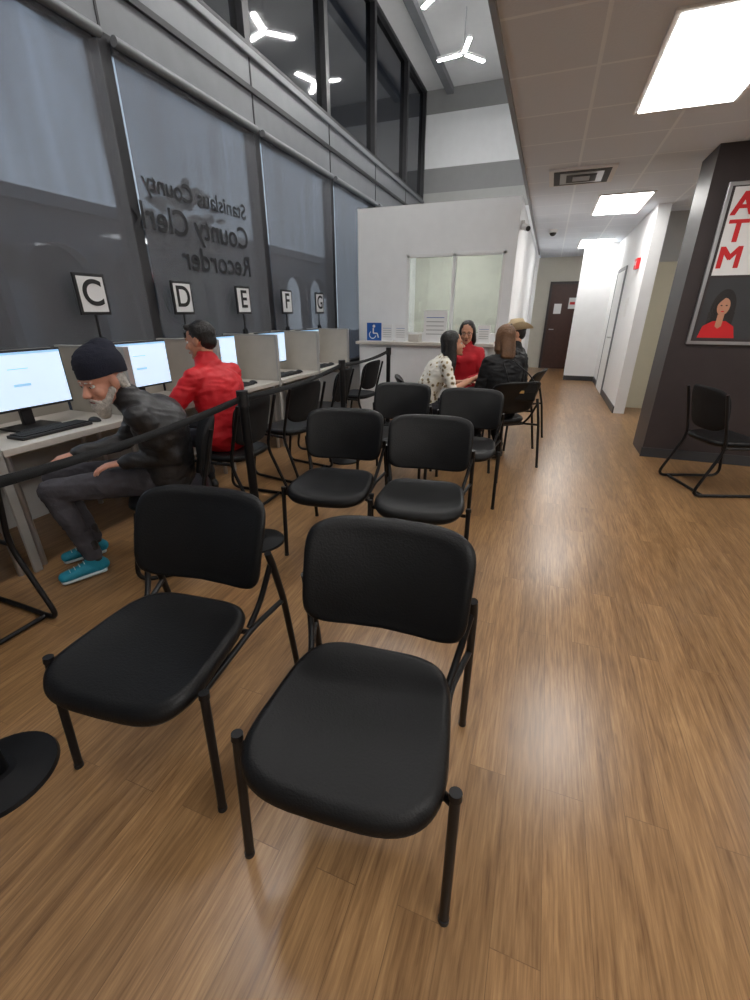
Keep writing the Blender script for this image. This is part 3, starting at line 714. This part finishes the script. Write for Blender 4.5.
def person(name, J, top, bottom, shoe, skin, hair, k=1.0, lk=1.0, sole='blackshoe', headkw={}, handk={}, bare=False, origin=None, extra=None, bust=False):
    bd = B(); g = {a: V(c) for a, c in J.items()}
    side = (g['SR']-g['SL']).normalized()
    hs = (g['HR']-g['HL']).normalized()
    raw = B()
    raw.ecap(g['HL'], g['HR'], .105*lk, .105*lk, .105*lk, .105*lk, (0, 0, 1), bottom)
    raw.ecap(g['pelvis'], g['pelvis'].lerp(g['waist'], .6), .165*lk, .115*lk, .15*lk, .105*lk, hs, bottom)
    for s in 'LR':
        raw.ecap(g['H'+s], g['K'+s], .090*lk, .086*lk, .064*lk, .062*lk, (0, 0, 1), bottom)
        raw.ecap(g['K'+s], g['A'+s]+V((0, 0, .03)), .061*lk, .062*lk, .046*lk, .050*lk, (0, 0, 1), bottom)
    bd.add(*remesh(raw, .010, 3, fold_fn(.006, 13)), bottom)
    raw = B()
    raw.ecap(g['pelvis']+V((0, 0, .02)), g['waist'], .165*k, .118*k, .150*k, .112*k, side, top)
    raw.ecap(g['waist'], g['chest'], .150*k, .112*k, .172*k, .122*k, side, top)
    nb = g['neck']
    raw.ecap(g['chest'], g['chest'].lerp(nb, .75), .172*k, .122*k, .085*k, .075*k, side, top)
    raw.ecap(nb-(nb-g['chest'])*.12, nb+(g['head']-nb).normalized()*.012, .072*k, .070*k, .064*k, .064*k, side, top)
    sm = g['chest'].lerp(nb, .62)
    for s in 'LR': raw.ecap(sm, g['S'+s]+V((0, 0, -.012)), .070*k, .075*k, .052*k, .055*k, (0, 0, 1), top)
    if bust:
        f = side.cross(V((0, 0, 1))); f = -f if f.dot(g['KL']-g['HL']) < 0 else f
        for s in (-.06, .06): raw.ell(g['chest']+side*s+f*.062, (.068, .068, .070), top)
    for s in 'LR':
        raw.ecap(g['S'+s]+V((0, 0, -.01)), g['E'+s], .056*k, .056*k, .047*k, .046*k, side, top)
        if not bare: raw.ecap(g['E'+s], g['E'+s].lerp(g['W'+s], .93), .047*k, .046*k, .037*k, .034*k, side, top)
    bd.add(*remesh(raw, .010, 4, fold_fn(.008 if k > 1 else .004, 13)), top)
    if bare:
        for s in 'LR':
            raw = B(); raw.ecap(g['E'+s].lerp(g['S'+s], .3), g['E'+s], .04, .04, .038, .038, side, skin); raw.ecap(g['E'+s], g['W'+s], .038, .036, .026, .023, side, skin)
            bd.add(*remesh(raw, .008, 2), skin)
    for s, sg in (('L', 1), ('R', -1)):
        d = handk.get('d'+s) or (g['W'+s]-g['E'+s]); hand(bd, g['W'+s], d, handk.get('u'+s, (0, 0, 1)), sg, skin, handk.get('c'+s, .35), handk.get('sc', 1.0))
    for s in 'LR':
        A = g['A'+s]; t = (g['T'+s]); d = V((t.x-A.x, t.y-A.y, 0)).normalized(); sd = V((-d.y, d.x, 0)); G = V((A.x, A.y, 0))
        raw = B(); raw.ecap(A+V((0, 0, .09)), V((A.x, A.y, .06)), .038, .040, .040, .045, sd, shoe); bd.add(*remesh(raw, .008, 1), 'blackshoe')
        raw = B()
        raw.ecap(G-d*.035+V((0, 0, .05)), G+d*.06+V((0, 0, .052)), .037, .036, .042, .040, sd, shoe)
        raw.ecap(G+d*.04+V((0, 0, .052)), G+d*.165+V((0, 0, .040)), .042, .036, .044, .026, sd, shoe)
        raw.ecap(G-d*.02+V((0, 0, .05)), G+d*.01+V((0, 0, .09)), .040, .048, .042, .045, sd, shoe)
        bd.add(*remesh(raw, .007, 2), shoe)
        raw = B(); raw.ecap(G-d*.035+V((0, 0, .017)), G+d*.06+V((0, 0, .017)), .041, .016, .042, .016, sd, sole); raw.ecap(G+d*.04+V((0, 0, .017)), G+d*.17+V((0, 0, .018)), .042, .016, .047, .015, sd, sole)
        vs, fs = remesh(raw, .006, 1); bd.add([V((p.x, p.y, max(.001, p.z))) for p in vs], fs, sole)
        if sole != 'blackshoe':
            for q in range(4):
                c = G+d*(.055+.025*q)+V((0, 0, .094-.009*q)); bd.tube([c-sd*.022, c+V((0, 0, .004)), c+sd*.022], .0028, 'sole', .01, 6)
    hf = headkw.pop('fwd')
    head(bd, g['head'], hf, g['neck'], skin, hair, **headkw)
    if extra: extra(bd, g)
    return bd.obj(name, origin=origin or (g['pelvis'].x, g['pelvis'].y, 0))

J1 = dict(pelvis=(-1.98, 1.83, .55), waist=(-1.95, 1.82, .68), chest=(-1.93, 1.78, .86), neck=(-1.99, 1.68, 1.00), head=(-2.05, 1.59, 1.11),
          SL=(-1.87, 1.60, .945), SR=(-2.11, 1.86, .955), EL=(-1.82, 1.73, .70), ER=(-2.29, 1.84, .71), WL=(-2.065, 1.60, .672), WR=(-2.42, 1.60, .680),
          HL=(-2.00, 1.745, .54), HR=(-2.11, 1.88, .54), KL=(-2.42, 1.42, .52), KR=(-2.62, 1.58, .52), AL=(-2.30, 1.46, .10), AR=(-2.50, 1.62, .10),
          TL=(-2.43, 1.19, .1), TR=(-2.62, 1.39, .1))
person('man_in_beanie', J1, 'jacketblk', 'trousers', 'teal', 'skin1', 'hairgrey', 1.2, 1.05, sole='sole',
       headkw=dict(fwd=(-.10, -.95, -.28), style=None, beard=True, beanie=True, sc=1.10), handk=dict(cL=.35, cR=.35, dL=(-.15, -.11, -.03), dR=(-.10, -.13, -.03), sc=1.05))
J2 = dict(pelvis=(-2.20, 2.64, .55), waist=(-2.20, 2.64, .70), chest=(-2.23, 2.64, .90), neck=(-2.29, 2.64, 1.08), head=(-2.33, 2.64, 1.23),
          SL=(-2.25, 2.43, 1.00), SR=(-2.25, 2.85, 1.00), EL=(-2.36, 2.30, .80), ER=(-2.42, 2.92, .80), WL=(-2.64, 2.36, .80), WR=(-2.68, 2.84, .80),
          HL=(-2.24, 2.55, .54), HR=(-2.24, 2.73, .54), KL=(-2.62, 2.50, .54), KR=(-2.62, 2.78, .54), AL=(-2.56, 2.50, .10), AR=(-2.56, 2.78, .10), TL=(-2.8, 2.48, .1), TR=(-2.8, 2.80, .1))
person('man_in_red_jacket', J2, 'redjacket', 'jeans', 'blackshoe', 'skin2', 'hairblack', 1.34, .95,
       headkw=dict(fwd=(-.95, -.25, -.12), style='short', sc=1.04))

def seated(x, y, ang, dz=0, arms=None, w=1.0):
    L = dict(pelvis=(0, 0, .55), waist=(0, .0, .69), chest=(0, .03, .87), neck=(0, .05, 1.02), head=(0, .075, 1.155),
             SL=(-.165*w, .03, .96), SR=(.165*w, .03, .96), EL=(-.22, .06, .70), ER=(.22, .06, .70), WL=(-.12, .26, .67), WR=(.12, .26, .67),
             HL=(-.09, .03, .54), HR=(.09, .03, .54), KL=(-.10, .43, .52), KR=(.10, .43, .52), AL=(-.10, .42, .10), AR=(.10, .42, .10), TL=(-.11, .6, .1), TR=(.11, .6, .1))
    if arms: L.update(arms)
    R = Matrix.Rotation(ang, 3, 'Z'); o = V((x, y, 0))
    out = {}
    for k, p in L.items():
        q = R @ V(p)+o
        if k not in ('AL', 'AR', 'TL', 'TR', 'KL', 'KR', 'HL', 'HR', 'pelvis'): q.z += dz
        out[k] = q
    return out
lean = dict(waist=(0, .04, .68), chest=(0, .13, .84), neck=(0, .20, .98), head=(0, .265, 1.095), SL=(-.165, .17, .93), SR=(.165, .17, .93), EL=(-.22, .24, .69), ER=(.22, .24, .69), WL=(-.10, .44, .72), WR=(.10, .46, .78))
person('woman_in_floral_top', seated(-1.08, 4.32, D(-68), .04, lean), 'floral', 'jeans', 'blackshoe', 'skin2', 'hairblack', 1.06, .88,
       headkw=dict(fwd=(.85, .35, .12), style='long', sc=1.0), handk=dict(sc=.9), bare=True, bust=True)
person('woman_in_red_shirt', seated(-.84, 5.36, D(172), .05, None, .92), 'redshirt', 'jeans', 'blackshoe', 'skin2', 'hairblack', 1.0, .92,
       headkw=dict(fwd=(.1, -1, -.1), style='bob', sc=1.0, glasses=True), handk=dict(sc=.9), bust=True)
def bag(bd, g):
    c = V((-.15, 4.32, .74))
    T = bd.T; bd.T = Matrix.Translation(c) @ Matrix.Rotation(D(10), 4, 'Z')
    bd.box((-.13, -.05, -.085), (.13, .03, .085), 'leather', .02, seg=3); bd.box((-.13, -.056, .0), (.13, -.05, .085), 'leather', .003); bd.box((-.02, -.062, -.01), (.02, -.056, .015), 'gold', .002)
    bd.tube([(-.12, 0, .07), (-.15, 0, .16), (-.19, .06, .26), (-.1, .10, .27), (.06, .03, .15), (.12, 0, .07)], .006, 'leather', .05, 8)
    bd.T = T
person('woman_in_black_coat', seated(-.33, 4.46, D(38), .03, dict(AL=(-.09, .20, .10), AR=(.11, .12, .10), TL=(-.1, .4, .1), TR=(.12, .3, .1))), 'blackcoat', 'blackcoat', 'blackshoe', 'skin1', 'hairbrown', 1.18, .95,
       headkw=dict(fwd=(-.6, .8, -.05), style='bob', sc=1.0), handk=dict(sc=.9), extra=bag)
person('man_in_cowboy_hat', seated(-.26, 5.36, D(80), .04), 'blackcoat', 'jeans', 'blackshoe', 'skin2', 'hairblack', 1.1, .98,
       headkw=dict(fwd=(-.9, -.3, -.1), style='short', hat=True), handk=dict(sc=1.0))
for x, y, r in ((-1.10, 4.32, 112), (-.84, 5.40, 352), (-.31, 4.44, 218), (-.22, 5.36, 260)):
    place(ch, 'stacking_chair', (x, y, 0), D(r))

# ------------------------------------------------------------------ world, camera
w = bpy.data.worlds.new('dusk'); scene.world = w; w.use_nodes = True
nt = w.node_tree; bg = nt.nodes['Background']
tc = nt.nodes.new('ShaderNodeTexCoord'); sp = nt.nodes.new('ShaderNodeSeparateXYZ'); nt.links.new(tc.outputs['Generated'], sp.inputs[0])
r = nt.nodes.new('ShaderNodeValToRGB'); r.color_ramp.elements[0].color = (.46, .50, .57, 1); r.color_ramp.elements[1].color = (.31, .39, .54, 1); r.color_ramp.elements[1].position = .7
nt.links.new(sp.outputs['Z'], r.inputs['Fac']); nt.links.new(r.outputs[0], bg.inputs[0]); bg.inputs[1].default_value = 2.0

cam = bpy.data.cameras.new('camera'); co = bpy.data.objects.new('camera', cam); scene.collection.objects.link(co)
cam.sensor_fit = 'VERTICAL'; cam.sensor_height = 24; cam.lens = 430/1000*24; cam.clip_start = .02
co.location = (0, 0, 1.42); co.rotation_euler = (D(90-23.6), 0, D(20.45))
scene.camera = co
